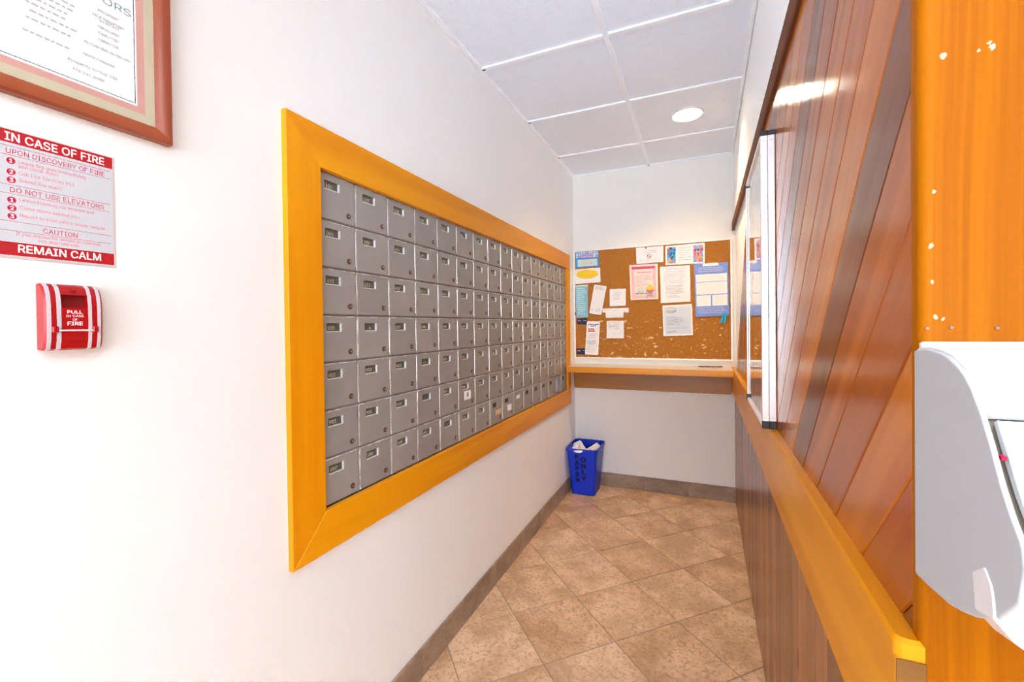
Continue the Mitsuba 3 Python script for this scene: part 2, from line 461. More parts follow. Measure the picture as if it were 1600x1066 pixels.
for j, y in enumerate(cross_y):
    for i in range(len(xs) - 1):
        a, b = xs[i] + .012, xs[i + 1] - .012
        if y > PY:
            if xs[i] > 1.2:
                continue
            b = min(b, W0 + KW * y - .002)
        if y < LY + .05 or b < a + .05:
            continue
        put('ceiling__cross_tee', box(a, b, y - .012, y + .012, H - .0005, H + .025, .001), tee_white)
put('ceiling__wall_angle', box(0, .022, LY, -.001, H - .002, H + .02, .001), tee_white)
put('ceiling__wall_angle', rwall(box(0.0, .016, PY, -.001, H - .002, H + .02, .001)), tee_white)
put('ceiling__wall_angle', box(.022, W0 - .02, -.016, -.0005, H - .002, H + .02, .001), tee_white)
for x, y in [(.612, -.012)] + [(.024, y) for y in cross_y[:4]]:
    put('ceiling__end_clip', box(x - .006, x + .010, y - .004, y + .004, H - .0032, H - .0012, .0005), dark_gap)


mat_ring = plain('lamp_ring', (.70, .66, .60), .35)
ring = lathe([(.081, .004), (.083, -.002), (.088, -.004), (.092, -.002), (.093, .008), (.081, .008)], 40)
housing = lathe([(.0815, .002), (.083, .002), (.083, .086), (.0001, .086), (.0001, .084), (.0815, .084)], 40)
lens = lathe([(.0001, .066), (.045, .068), (.066, .074), (.066, .078), (.0001, .078)], 40)
lx, ly = .918, -.767
put('recessed_light__trim_ring', remap(ring, lambda a, b, c: (lx + a, ly + b, H + c + .001)), mat_ring, smooth=40)
put('recessed_light__housing', remap(housing, lambda a, b, c: (lx + a, ly + b, H + c + .001)), 'm_tee_white', smooth=40)
put('recessed_light__lamp', remap(lens, lambda a, b, c: (lx + a, ly + b, H + c + .001)), 'm_letter_white', smooth=40, emitter={'type': 'area', 'radiance': rgb(*CAN)})
tag('recessed_light', 'round recessed ceiling lamp glowing warm white in the corridor ceiling', 'ceiling light')

# fill lights added to the unseen lobby ceiling behind the camera
for n, (x, y) in enumerate(((1.45, -4.15), (2.7, -4.4), (1.7, -5.9))):
    pre = 'added_fixture' + ('_%03d' % n if n else '')
    fr = cat_(box(x - .31, x + .31, y - .61, y - .58, H - .03, H + .004, .003), box(x - .31, x + .31, y + .58, y + .61, H - .03, H + .004, .003),
              box(x - .31, x - .28, y - .58, y + .58, H - .03, H + .004, .003), box(x + .28, x + .31, y - .58, y + .58, H - .03, H + .004, .003))
    put(pre + '__frame', fr, tee_white)
    put(pre + '__diffuser', box(x - .279, x + .279, y - .579, y + .579, H - .02, H - .008), 'm_letter_white', emitter={'type': 'area', 'radiance': rgb(*CEILING_FILL)})
    tag(pre, 'added fill light shaped as a wide white ceiling fixture in the unseen lobby, ' + ('nearest the left wall', 'on the right side', 'farthest from the corridor')[n], 'ceiling light', 'added lobby fill lights')
# glowing window added in the unseen lobby wall for cool fill light
WX0, WX1, WZ0, WZ1 = .35, 3.35, .75, 2.30
put('added_window_1', cat_(box(WX0 - .06, WX1 + .06, LY, LY + .05, WZ0 - .06, WZ0), box(WX0 - .06, WX1 + .06, LY, LY + .05, WZ1, WZ1 + .06), box(WX0 - .06, WX0, LY, LY + .05, WZ0, WZ1), box(WX1, WX1 + .06, LY, LY + .05, WZ0, WZ1),
    *[box(WX0 + k - .02, WX0 + k + .02, LY, LY + .05, WZ0, WZ1) for k in (1.0, 2.0)]), alu, kind='structure')
for k in range(3):
    put('added_window_1__pane', box(WX0 + k + .02, WX0 + k + .98, LY + .012, LY + .02, WZ0, WZ1), 'm_letter_white', emitter={'type': 'area', 'radiance': rgb(*WINDOW_FILL)})
# fill spot added behind the camera to lift the corridor ceiling
sp0, aim = np.array([.60, -3.98, 1.30]), np.array([.62, -1.05, H])
sd = (aim - sp0) / np.linalg.norm(aim - sp0)
s1 = np.cross(sd, (0, 0, 1.0)); s1 /= np.linalg.norm(s1)
s2 = np.cross(s1, sd)
turn = lambda m: remap(m, lambda a, b, c: tuple(sp0[i] + a * s1[i] + b * s2[i] + c * sd[i] for i in range(3)))
put('added_spotlight__head', turn(lathe([(.0001, -.03), (.05, -.02), (.060, .0), (.060, .18), (.056, .18), (.056, .004), (.0001, .004)], 28)), black_m, smooth=40)
put('added_spotlight__lens', turn(lathe([(.0001, .008), (.050, .008), (.050, .006), (.0001, .006)], 28)), 'm_letter_white', emitter={'type': 'area', 'radiance': rgb(*SPOT_FILL)})
put('added_spotlight__pole', remap(cyl(.012, 1.27, 12), lambda a, b, c: (sp0[0] + a, sp0[1] + b, .012 + c)), steel_m)
put('added_spotlight__base', remap(cyl(.15, .014, 32), lambda a, b, c: (sp0[0] + a, sp0[1] + b, .001 + c)), steel_m)
tag('added_spotlight', 'added fill spotlight on a steel pole behind the camera, brightening the corridor ceiling', 'added fill light')

# ------------------------------------------------------------------ mailboxes
FX = .017
fo = dict(y0=-2.793, y1=-.176, z0=.693, z1=1.887)
fi = dict(y0=-2.682, y1=-.318, z0=.810, z1=1.7705)
C4 = [(fo['y0'], fo['z0']), (fo['y1'], fo['z0']), (fo['y1'], fo['z1']), (fo['y0'], fo['z1'])]
D4 = [(fi['y0'], fi['z0']), (fi['y1'], fi['z0']), (fi['y1'], fi['z1']), (fi['y0'], fi['z1'])]
fi['y1'] = -.2485
D4 = [(fi['y0'], fi['z0']), (fi['y1'], fi['z0']), (fi['y1'], fi['z1']), (fi['y0'], fi['z1'])]
for i, m in enumerate((honey_h, honey_v, honey_h, honey_v)):
    j = (i + 1) % 4
    poly = sg.Polygon([C4[i], C4[j], D4[j], D4[i]]).buffer(-.0003, join_style=2)
    b = plate(poly, FX + .0005, .0012, -.0005)
    put('mailbox_surround__frame_board', remap(b, lambda a, c, s: (s, a, c)), m)
tag('mailbox_surround', 'wide mitred honey-coloured wooden frame around the bank of mailboxes', 'frame')

PITCH_Y, PITCH_Z = .1536, (1.771 - .809) / 7
YS = [-2.6876 + PITCH_Y * k for k in range(17)]
ZS = [1.772 - PITCH_Z * k for k in range(8)]
DX = -.0015                       # door faces stand here
dw, dh = .1475, .1305


def door_mesh():
    d = to_man(box(-.010, 0, -dw / 2, dw / 2, -dh / 2, dh / 2, .0016))
    wy, wz = -.016, .0335
    d = d - man_box(-.02, .02, wy - .0285, wy + .0285, wz - .0125, wz + .0125)
    return from_manifold(d)


WY, WZ = -.016, .0335
door_t = door_mesh()
lit_edge_t = cat_(box(-.0058, .0006, WY + .0262, WY + .0295, WZ - .0135, WZ + .0125, .0004), box(-.0058, .0006, WY - .0285, WY + .0262, WZ - .0135, WZ - .0108, .0004))  # pale bars at right and bottom only: lit opening edges put into colour
card_t = box(-.0085, -.0058, WY - .0295, WY + .0295, WZ - .0138, WZ + .0138)
case_t = from_manifold(man_box(-.11, -.0055, -PITCH_Y / 2 + .0004, PITCH_Y / 2 - .0004, -PITCH_Z / 2 + .0004, PITCH_Z / 2 - .0004) - man_box(-.108, .1, -PITCH_Y / 2 + .0045, PITCH_Y / 2 - .0045, -PITCH_Z / 2 + .0045, PITCH_Z / 2 - .0045))
hinge_t = cat_(*[remap(cyl(.0019, .0098, 8), lambda a, b, c: (a, b, c + z0)) for z0 in np.arange(-.055, .05, .0112)])
edge_t = cat_(box(-.0042, -.0002, -dw / 2 - .0009, -dw / 2 + .0006, -dh / 2 + .001, dh / 2 - .001), box(-.0042, -.0003, -dw / 2 + .001, dw / 2 - .001, dh / 2 - .0006, dh / 2 + .0008))
lock_t = remap(cat_(cyl(.0082, .0022, 18), remap(cyl(.0062, .0042, 18), lambda a, b, c: (a, b, c))), lambda a, b, c: (c - .0002, a + .0465, b - .0405))
key_t = remap(cat_(cyl(.0026, .0050, 10)), lambda a, b, c: (c - .0002, a + .0465, b - .0405))
D_DOOR = [ply(door_t, m) for m in door_grey]
D_CASE, D_HINGE, D_EDGE = ply(case_t, casing_grey), ply(hinge_t, steel_m, smooth=40), ply(edge_t, bare_edge)
D_LIT_EDGE, D_CARD, D_CARDB = ply(lit_edge_t, lit_edge_m), ply(card_t, card_dark), ply(card_t, black_m)
D_LOCK, D_KEY = ply(lock_t, lock_m, smooth=40), ply(key_t, steel_m)
ROWN = ['top row', 'second row', 'third row', 'fourth row', 'fifth row', 'sixth row', 'bottom row']
ORD = ['first', 'second', 'third', 'fourth', 'fifth', 'sixth', 'seventh', 'eighth', 'ninth', 'tenth', 'eleventh', 'twelfth', 'thirteenth', 'fourteenth', 'fifteenth', 'sixteenth']
START = [101, 204, 410, 605, 801, 903, 1007]
idx = 0
for r in range(7):
    for c in range(16):
        pre = 'mailbox' + ('_%03d' % idx if idx else '')
        idx += 1
        w = {'to_world': T().translate([DX, (YS[c] + YS[c + 1]) / 2 + .0012, (ZS[r] + ZS[r + 1]) / 2])}
        oy, oz = (YS[c] + YS[c + 1]) / 2 + .0012, (ZS[r] + ZS[r + 1]) / 2
        scene[pre + '__casing'] = {**D_CASE, **w}
        where = '%s, %s column from the left' % (ROWN[r], ORD[c])
        if (r, c) == (6, 14):
            labels[pre] = {'label': 'open grey mailbox missing its door, pale blue inside, bottom row near the right end', 'category': 'mailbox', 'group': 'mailboxes in the wall'}
            put(pre + '__inside_panel', box(DX - .1, DX - .02, oy + .02, oy + .062, oz - .06, oz + .06, .002), 'm_sign_white')
            continue
        a = T().translate([DX, oy, oz]) @ T().rotate([0, 0, 1], float(rng.normal(0, .35))) @ T().rotate([0, 1, 0], float(rng.normal(0, .35)))
        w = {'to_world': a}
        scene[pre + '__door'] = {**D_DOOR[int(rng.integers(0, 3))], **w}
        scene[pre + '__door__edge_wear'] = {**D_EDGE, **w}
        dark = r == 6 and c >= 7 and c != 9
        scene[pre + '__door__name_card'] = {**(D_CARDB if dark else D_CARD), **w}
        if not dark:
            scene[pre + '__door__lit_window_edge'] = {**D_LIT_EDGE, **w}
        scene[pre + '__door__lock'] = {**D_LOCK, **w}
        scene[pre + '__door__keyway'] = {**D_KEY, **w}
        scene[pre + '__hinge'] = {**D_HINGE, 'to_world': T().translate([DX - .0012, oy - dw / 2 - .0028, oz])}
        what = 'grey steel mailbox, ' + where
        if c < 9 and not dark:
            n = START[r] + c
            tm = text(str(n), .0105, (DX - .0057, oy + WY - .019, oz + WZ - .0065), 'left', width=.026)
            put(pre + '__door__number', tm, brass_num)
            if c < 2:
                what = 'grey steel mailbox numbered %d, %s' % (n, where)
        if (r, c) == (5, 5):
            put(pre + '__door__sticker', box(DX + .0004, DX + .0012, oy + .0 - .028, oy + .032, oz - .028, oz + .012), 'm_white_paper')
            put(pre + '__door__sticker_print', box(DX + .0010, DX + .0016, oy - .004, oy + .008, oz - .014, oz + .004), 'm_ink_dark')
            what = 'grey steel mailbox with a white square sticker under its window, ' + ROWN[r]
        if (r, c) == (6, 7):
            tape = plain('brass_tape', (.66, .46, .26), .6)
            put(pre + '__door__sticker', box(DX + .0004, DX + .0012, oy - .012, oy + .058, oz - .020, oz + .006), tape)
            what = 'grey steel mailbox with a tan sticker and dark window, bottom row'
        if (r, c) == (6, 8):
            put(pre + '__door__sticker', box(DX + .0004, DX + .0012, oy - .012, oy + .040, oz - .026, oz + .006), 'm_white_paper')
            what = 'grey steel mailbox with a white sticker and black window, bottom row'
        if (r, c) == (6, 9):
            put(pre + '__door__name_label', box(DX - .0010, DX + .0012, oy + WY - .022, oy + WY + .024, oz + WZ - .014, oz + WZ + .008), 'm_white_paper')
            what = 'grey steel mailbox with a white paper label in its window, bottom row'
        labels[pre] = {'label': what, 'category': 'mailbox', 'group': 'mailboxes in the wall'}

# ------------------------------------------------------------------ framed notice, top left
pf = dict(y0=-3.562, y1=-3.0550, z0=1.6915, z1=2.10, x=.022)


def moulding(y0, y1, z0, z1, wd, depth, mh, mv, key):
    """four mitred lengths with a stepped profile on the left wall"""
    c = [(y0, z0), (y1, z0), (y1, z1), (y0, z1)]
    nn = [(0, 1), (-1, 0), (0, -1), (1, 0)]
    for i in range(4):
        j = (i + 1) % 4
        rows = []
        for f, x in ((0, .001), (0, depth * .75), (.12, depth), (.55, depth * .92), (.85, depth * .72), (1, depth * .55), (1, .001)):
            d = f * wd
            p = [(y0 + d, z0 + d), (y1 - d, z0 + d), (y1 - d, z1 - d), (y0 + d, z1 - d)]
            rows.append([(x, *p[i]), (x, *p[j])])
        v = np.array(rows).reshape(-1, 3)
        n = len(rows)
        f = []
        for k in range(n):
            l = (k + 1) % n
            f += [(2 * k, 2 * k + 1, 2 * l + 1), (2 * k, 2 * l + 1, 2 * l)]
        for e in (0, 1):
            for k in range(1, n - 1):
                f.append((e, 2 * k + e, 2 * (k + 1) + e) if e else (e, 2 * (k + 1) + e, 2 * k + e))
        m = trimesh.Trimesh(v, f, process=False)
        if m.volume < 0:
            m.invert()
        put(key, m, mh if i % 2 == 0 else mv, smooth=25)


moulding(pf['y0'], pf['y1'], pf['z0'], pf['z1'], .0265, pf['x'], frame_red, frame_red_v, 'framed_notice__moulding')
a0, a1, b0, b1 = pf['y0'] + .022, -3.0760, 1.7145, pf['z1'] - .022
ringm = lambda x, t, y0, y1, z0, z1, w: from_manifold(man_box(x, x + t, y0, y1, z0, z1) - man_box(x - .01, x + t + .01, y0 + w, y1 - w, z0 + w, z1 - w))
put('framed_notice__backing', box(.001, .006, a0, a1, b0, b1), 'm_document_paper')
put('framed_notice__outer_mat', ringm(.006, .0030, a0, a1, b0, b1, .0210), mat_beige)
put('framed_notice__inner_mat', ringm(.0062, .0018, a0 + .019, a1 - .0195, b0 + .019, b1 - .019, .0138), mat_rose)
put('framed_notice__ruled_border', ringm(.0060, .0004, a0 + .0365, a1 - .0358, b0 + .0378, b1 - .036, .0011), navy)
dl = []
X = .0061
for t, y0, y1, zz, h in (("PRESIDENT", -3.1661, -3.1353, 1.8912, .0042), ("VICE PRESIDENT", -3.1739, -3.1277, 1.8795, .0042), ("SECRETARY", -3.1658, -3.1352, 1.874, .0040), ("TREASURER", -3.1671, -3.1354, 1.862, .0042),
                         ("DIRECTOR", -3.1656, -3.1369, 1.8512, .0042), ("DIRECTOR", -3.1658, -3.1371, 1.8393, .0042), ("RECORDING SECRETARY", -3.1856, -3.118, 1.8245, .0042), ("PROPERTY MANAGER", -3.1877, -3.1433, 1.802, .0042),
                         ("Property Group Ltd.", -3.208, -3.1381, 1.7815, .0050), ("705.942.6080", -3.2024, -3.1592, 1.768, .0050)):
    dl.append(text(t, h, (X, y0, zz), 'left', width=y1 - y0, depth=.0003))
for tm in dl:
    put('framed_notice__document_line', tm, doc_ink)
hd = [text("BOARD OF DIRECTORS", .0125, (X, -3.3600, 1.9105), 'left', width=.2435, depth=.0003)]
put('framed_notice__document_heading', cat_(*hd), doc_teal)
gl = []
for k, zz in enumerate((1.886, 1.876, 1.867, 1.857, 1.847, 1.835, 1.822, 1.80)):
    y = -3.265 + .004 * ((k * 3) % 4)
    for q in range(7):
        wq = .004 + .004 * ((k + q * 5) % 3) / 2
        gl.append(box(X, X + .0003, y, y + wq, zz, zz + .003))
        y += wq + .0022
put('framed_notice__small_print', cat_(*gl), ink_grey)
put('framed_notice__glass', box(.0105, .0106, a0 + .001, a1 - .001, b0 + .001, b1 - .001), glass)
tag('framed_notice', 'red-brown wooden frame with matted white notice, high on the left wall above the fire sign', 'picture frame')

# ------------------------------------------------------------------ fire safety sign
S0, S1, SZ0, SZ1 = -3.304, -3.1445, 1.4375, 1.6395
put('fire_safety_sign__plate', box(0.0002, .0012, S0, S1, SZ0, SZ1, .0004), sign_clear)
put('fire_safety_sign__white_field', box(.0010, .0015, S0 + .003, S1 - .0035, SZ0 + .0045, SZ1 - .002), sign_white)
put('fire_safety_sign__red_band', box(.0012, .0018, S0 + .003, S1 - .0035, SZ1 - .0222, SZ1 - .0022), sign_red)
put('fire_safety_sign__red_band', box(.0012, .0018, S0 + .003, S1 - .0035, SZ0 + .0050, SZ0 + .0255), sign_red)
cy = (S0 + S1) / 2 - .001
V = lambda v: SZ1 - v
for tm in (text("IN CASE OF FIRE", .0125, (.0017, -3.2820, V(.0188)), 'left', width=.1225, bold=True), text("REMAIN CALM", .0120, (.0017, -3.2185, V(.1915)), 'left', width=.1035, align='c', bold=True)):
    put('fire_safety_sign__band_lettering', tm, letter_white)
red = [text("UPON DISCOVERY OF FIRE", .0078, (.0014, -3.2810, V(.0390)), 'left', width=.1215), text("DO NOT USE ELEVATORS", .0078, (.0014, -3.2775, V(.0985)), 'left', width=.1165),
       text("CAUTION", .0076, (.0014, -3.2410, V(.1560)), 'left', width=.043)]
for v in (.0275, .0415, .0875, .1010, .1440, .1585):
    red.append(box(.0014, .0018, -3.297, -3.152, V(v) - .0003, V(v) + .0003))
for tm in red[:3]:
    put('fire_safety_sign__heading_lettering', tm, ink_red)
for tm in red[3:]:
    put('fire_safety_sign__rule', tm, ink_red)
sm = []
for t, y0, wd, v in (("Leave fire area immediately", -3.2675, 0.083, 0.0515), ("and close doors", -3.2675, 0.047, 0.058), ("Call Fire Services 911", -3.2675, 0.067, 0.069), ("Sound fire alarm", -3.2675, 0.05, 0.08),
                     ("Leave building via nearest exit", -3.2675, 0.093, 0.1105), ("Close doors behind you", -3.2675, 0.072, 0.123), ("Report to evacuation areas outside", -3.267, 0.107, 0.1355),
                     ("If you encounter smoke in Stairway", -3.2725, 0.106, 0.165), ("use alternate exit.", -3.2465, 0.051, 0.172)):
    sm.append(text(t, .0052, (.0014, y0, V(v)), 'left', width=wd))
for tm in sm:
    put('fire_safety_sign__small_lettering', tm, ink_pink)
dots, nums = [], []
for k, v in enumerate((.0500, .0672, .0797, .1110, .1237, .1362)):
    dots.append(remap(cyl(.0050, .0004, 20), lambda a, b, c: (.0014 + c, -3.2758 + a, V(v) + b)))
    nums.append(text(str(k % 3 + 1), .0062, (.0017, -3.2758, V(v) - .0031), 'left', align='c', bold=True))
for a, b in zip(dots, nums):
    k = put('fire_safety_sign__number_dot', a, ink_red)
    put(k + '__numeral', b, letter_white)
tag('fire_safety_sign', 'white sign with red bands reading IN CASE OF FIRE above the fire alarm', 'sign')

# ------------------------------------------------------------------ fire alarm pull station
A0, A1 = -3.2512, -3.1765
prof = [(0.001, 1.2925), (.014, 1.2918), (.0225, 1.2945), (.0262, 1.3080), (.0280, 1.3350), (.0276, 1.3650), (.0250, 1.3830), (.0195, 1.3945), (.0110, 1.4005), (.001, 1.4015)]
pp = sg.Polygon(prof)
ins = np.array(pp.buffer(-.003, join_style=2).exterior.coords)[:-1]
body = hull([(x, y, z) for x, z in prof for y in (A0 + .003, A1 - .003)] + [(x, y, z) for x, z in ins for y in (A0, A1)] + [(.001, y, z) for y in (A0, A1) for z in (1.2945, 1.3995)])
rc = man_box(.012, .06, -3.2304, -3.1976, 1.3615, 1.3830)
bm = from_manifold(to_man(body) - rc)
put('fire_alarm__body', bm, alarm_red, smooth=30)
put('fire_alarm__recess', box(.0115, .0122, -3.2302, -3.1978, 1.3618, 1.3828), alarm_dark)
op = [(x + (.0007 if x > .002 else 0), z + (.0006 if z > 1.39 else (-.0004 if z < 1.294 else 0))) for x, z in prof]
front = op[1:-1]
for y0, y1 in ((-3.2485, -3.2435), (-3.2367, -3.2313), (-3.1970, -3.1922), (-3.1849, -3.1803)):
    ring_ = front + [(x - .0015, z) for x, z in reversed(front)]
    pz = prism(ring_, y0, y1, 'y')
    put('fire_alarm__white_stripe', pz, alarm_stripe, smooth=25)
put('fire_alarm__lettering', cat_(text("PULL", .0052, (.0277, -3.2142, 1.3522), 'left', width=.0195, align='c', bold=True), text("IN CASE", .0038, (.0278, -3.2142, 1.3462), 'left', width=.0225, align='c'),
    text("OF", .0038, (.0279, -3.2142, 1.3403), 'left', align='c'), text("FIRE", .0058, (.0279, -3.2142, 1.3328), 'left', width=.0195, align='c', bold=True)), letter_white)
for y0, y1 in ((-3.2435, -3.2362), (-3.1927, -3.1852)):
    put('fire_alarm__rod_holder', box(.022, .0335, y0, y1, 1.3205, 1.3310, .0012), alarm_red)
put('fire_alarm__glass_rod', remap(cyl(.0015, .046, 12), lambda a, b, c: (.0305 + a, -3.2370 + c, 1.3243 + b)), alu, smooth=40)
em = sg.Point(0, 0).buffer(1, 24)
em = sa.scale(em, .012, .0035).difference(sa.scale(em, .0105, .0024))
put('fire_alarm__emblem', frame_place(trimesh.creation.extrude_polygon(em, .0006, engine='earcut'), (.0262, -3.2142, 1.3085), *WALLS['left']), alarm_dark)
put('fire_alarm__lever_mark', frame_place(trimesh.creation.extrude_polygon(sg.Polygon([(-.006, .004), (.006, .004), (0, -.001)]), .0006, engine='earcut'), (.0243, -3.2142, 1.3870), *WALLS['left']), alarm_dark)
put('fire_alarm__back_plate', box(.0002, .002, A0 - .0025, A1 + .001, 1.2905, 1.4020, .0006), 'm_aluminium_white')
tag('fire_alarm', 'red fire alarm pull station with white stripes, on the wall below the fire sign', 'fire alarm')

# ------------------------------------------------------------------ noticeboard and shelf on the back wall
BX0, BX1, BZ0, BZ1 = .001, 1.1985, 1.043, 1.945
put('notice_board__cork', box(BX0 + .012, BX1 - .012, -.009, -.001, BZ0 + .010, BZ1 - .008), cork)
for bb in ((BX0, BX0 + .0145, BZ0, BZ1), (BX1 - .0145, BX1, BZ0, BZ1), (BX0 + .0145, BX1 - .0145, BZ0, BZ0 + .0125), (BX0 + .0145, BX1 - .0145, BZ1 - .0105, BZ1)):
    put('notice_board__frame_rail', box(bb[0], bb[1], -.0155, -.001, bb[2], bb[3], .0015), alu_white)
put('notice_board__latch', box(.011, .019, -.020, -.0155, 1.405, 1.428, .001), lock_m)
tag('notice_board', 'wide cork notice board in a pale metal frame on the back wall', 'notice board')
xr = lambda y: W0 + KW * y
sh = hull([(x, y, z) for x, y in ((.0180, -.001), (.0180, -.2900), (xr(-.29) - .0212, -.2900), (xr(0) - .0212, -.001)) for z in (.957, .998)] + [(x, y, z) for x, y in ((.0195, -.001), (.0195, -.2870), (xr(-.29) - .0220, -.2870), (xr(0) - .0212, -.001)) for z in (.954, 1.0)])
put('shelf__top', sh, honey_x)
put('shelf__surface', hull([(x, y, z) for x, y in ((.0200, -.0005), (.0200, -.2845), (xr(-.285) - .0225, -.2845), (xr(0) - .0225, -.0005)) for z in (.9992, 1.0012)]), gloss('glossy_cream', rgb(.76, .68, .58), .06))  # cream-coloured glossy plate set on top of the wooden shelf
put('shelf__apron', box(.002, W0 - .022, -.020, -.001, .798, .9535, .001), wood('apron_wood', (.27, .105, .016), (.42, .175, .032), (1, 0, 0), .10, 40, 41))
tag('shelf', 'honey-coloured wooden shelf across the back wall below the notice board', 'shelf')
put('pen__barrel', remap(cyl(.0042, .15, 10), lambda a, b, c: (.975 + c, -.075 + b, 1.0058 + a)), 'm_plank_dark', smooth=40)
put('pen__tip', remap(cyl(.004, .016, 10, .001), lambda a, b, c: (.975 - c, -.075 + b, 1.0058 + a)), black_m, smooth=40)
put('pen__clip', box(1.085, 1.125, -.077, -.073, 1.0098, 1.0110), black_m)
tag('pen', 'slim dark pen lying on the right end of the back shelf', 'pen')


# papers pinned to the board: outline in (x, z), raised a little, curling
def sheet(key, pts, m, lift=.0105, curl=.002, label=None):
    pts = np.array(pts, float)
    poly = sg.Polygon(pts)
    if len(pts) == 4:
        n = 8
        u = np.linspace(0, 1, n + 1)
        tl, tr, br, bl = pts
        v, f = [], []
        for j in u:
            for i in u:
                q = (tl * (1 - i) + tr * i) * (1 - j) + (bl * (1 - i) + br * i) * j
                v.append((q[0], -lift - curl * (j ** 2) - .25 * curl * (2 * i - 1) ** 2, q[1]))
        nn = len(v)
        v += [(a, b + .0006, c) for a, b, c in v]
        for j in range(n):
            for i in range(n):
                a = j * (n + 1) + i
                q = (a, a + 1, a + n + 2, a + n + 1)
                f += [(q[0], q[2], q[1]), (q[0], q[3], q[2]), (nn + q[0], nn + q[1], nn + q[2]), (nn + q[0], nn + q[2], nn + q[3])]
        rim = [i for i in range(n + 1)] + [j * (n + 1) + n for j in range(1, n + 1)] + [n * (n + 1) + i for i in range(n - 1, -1, -1)] + [j * (n + 1) for j in range(n - 1, 0, -1)]
        for a, b in zip(rim, rim[1:] + rim[:1]):
            f += [(a, b, nn + b), (a, nn + b, nn + a)]
        me = trimesh.Trimesh(v, f, process=False)
    else:
        me = prism(pts, -lift - .0006, -lift, 'y')
    put(key + '__paper', me, m, smooth=False)
    if label:
        tag(key, label[0], label[1])
    return pts


def on_sheet(pts, u0, u1, v0, v1, lift=.0105, curl=.002, t=.0004, nx=1, nz=1):
    """a thin printed patch covering u0..u1, v0..v1 of a sheet (v downwards)"""
    tl, tr, br, bl = pts
    out = []
    us, vs = np.linspace(u0, u1, nx + 1), np.linspace(v0, v1, nz + 1)

    def P(i, j, e):
        q = (tl * (1 - i) + tr * i) * (1 - j) + (bl * (1 - i) + br * i) * j
        return (q[0], -lift - curl * (j ** 2) - .25 * curl * (2 * i - 1) ** 2 - e, q[1])
    for i in range(nx):
        for j in range(nz):
            c = [(us[i], vs[j]), (us[i + 1], vs[j]), (us[i + 1], vs[j + 1]), (us[i], vs[j + 1])]
            out.append(hull([P(a, b, e) for a, b in c for e in (-.0001, t)]))
    return cat_(*out)


def lines(pts, u0, u1, v0, v1, n, fill=.45, ragged=.35, **k):
    out = []
    dv = (v1 - v0) / n
    for i in range(n):
        e = u1 - (u1 - u0) * ragged * rng.random()
        out.append(on_sheet(pts, u0, e, v0 + i * dv, v0 + (i + fill) * dv, **k))
    return cat_(*out)


def ptext(pts, t, u0, u1, v, h, bold=False, e=.0006, curl=.002, lift=.0105):
    tl, tr, br, bl = pts
    q = lambda i, j: (tl * (1 - i) + tr * i) * (1 - j) + (bl * (1 - i) + br * i) * j
    a, b = q(u0, v), q(u1, v)
    return text(t, h, (a[0], -lift - curl * v ** 2 - e, a[1]), 'back', width=float(np.linalg.norm(b - a)), bold=bold, tilt=math.atan2(b[1] - a[1], b[0] - a[0]))


def colour_mat(name, c):
    return plain(name, c, .65, .3)


sky_blue, teal_m, teal_l, yel = colour_mat('paper_blue', (.05, .30, .62)), colour_mat('paper_teal', (.22, .50, .62)), colour_mat('paper_mint', (.55, .72, .74)), colour_mat('paper_yellow', (.86, .60, .03))
lav, rose, rose_d, navyp = colour_mat('paper_lavender', (.55, .42, .70)), colour_mat('paper_rose', (.80, .28, .38)), colour_mat('paper_rose_dark', (.62, .08, .18)), colour_mat('paper_navy', (.015, .025, .07))
post_blue, cream_p, orange_p, cyan_p, magenta_p, cream_g = colour_mat('poster_blue', (.20, .30, .68)), colour_mat('paper_cream', (.80, .74, .66)), colour_mat('paper_orange', (.85, .38, .10)), colour_mat('paper_cyan', (.02, .42, .62)), colour_mat('paper_magenta', (.65, .10, .30)), colour_mat('paper_cream_green', (.62, .70, .58))

P = sheet('flyer', [(.0184, 1.9345), (.2167, 1.9315), (.2186, 1.8034), (.0245, 1.8024)], sky_blue, label=('blue and mint flyer with pictures in the top left corner of the notice board', 'flyer'))
put('flyer__panel', on_sheet(P, .08, .93, .50, .94, nx=4), teal_l)
patch = {'m_paper_cream': [], 'm_paper_rose': [], 'm_paper_mint': [], 'm_paper_lavender': []}
for i in range(9):
    for j in range(3):
        nm = list(patch)[int(rng.integers(0, 4))]
        u, v = .03 + i * .105, .02 + j * .13
        patch[nm].append(on_sheet(P, u, u + .07 + .03 * rng.random(), v, v + .09 + .03 * rng.random(), t=.0005))
for nm, ms in patch.items():
    if ms:
        put('flyer__picture', cat_(*ms), nm)
put('flyer__print', lines(P, .25, .78, .58, .86, 3, .3, .2, t=.0007), 'm_paper_orange')

P = sheet('card_notice', [(.0160, 1.7906), (.2268, 1.7925), (.2307, 1.6715), (.0175, 1.6666)], white_paper, curl=.003, label=('white card with a yellow oval at the left edge of the notice board', 'notice'))
ov = sg.Point(0, 0).buffer(1, 20)
ov = sa.translate(sa.scale(ov, .093, .037), .1175, 1.7440)
put('card_notice__oval', prism(list(ov.exterior.coords)[:-1], -.0130, -.0118, 'y'), yel)
put('card_notice__oval_print', cat_(on_sheet(P, .28, .80, .24, .28, t=.0022), on_sheet(P, .26, .74, .40, .45, t=.0020), on_sheet(P, .36, .72, .55, .59, t=.0012)), orange_p)
put('card_notice__print', cat_(on_sheet(P, .06, .36, .84, .92), on_sheet(P, .16, .30, .73, .77), on_sheet(P, .6, .75, .80, .84)), lav)

P = sheet('teal_flyer', [(.0185, 1.658), (.1226, 1.6582), (.1228, 1.3863), (.023, 1.3861)], teal_m, label=('tall teal flyer near the left edge of the notice board', 'flyer'))
put('teal_flyer__print', lines(P, .12, .88, .10, .95, 13, .4, .4), 'm_paper_mint')
put('teal_flyer__header', on_sheet(P, .0, 1.0, .0, .055), cream_g)

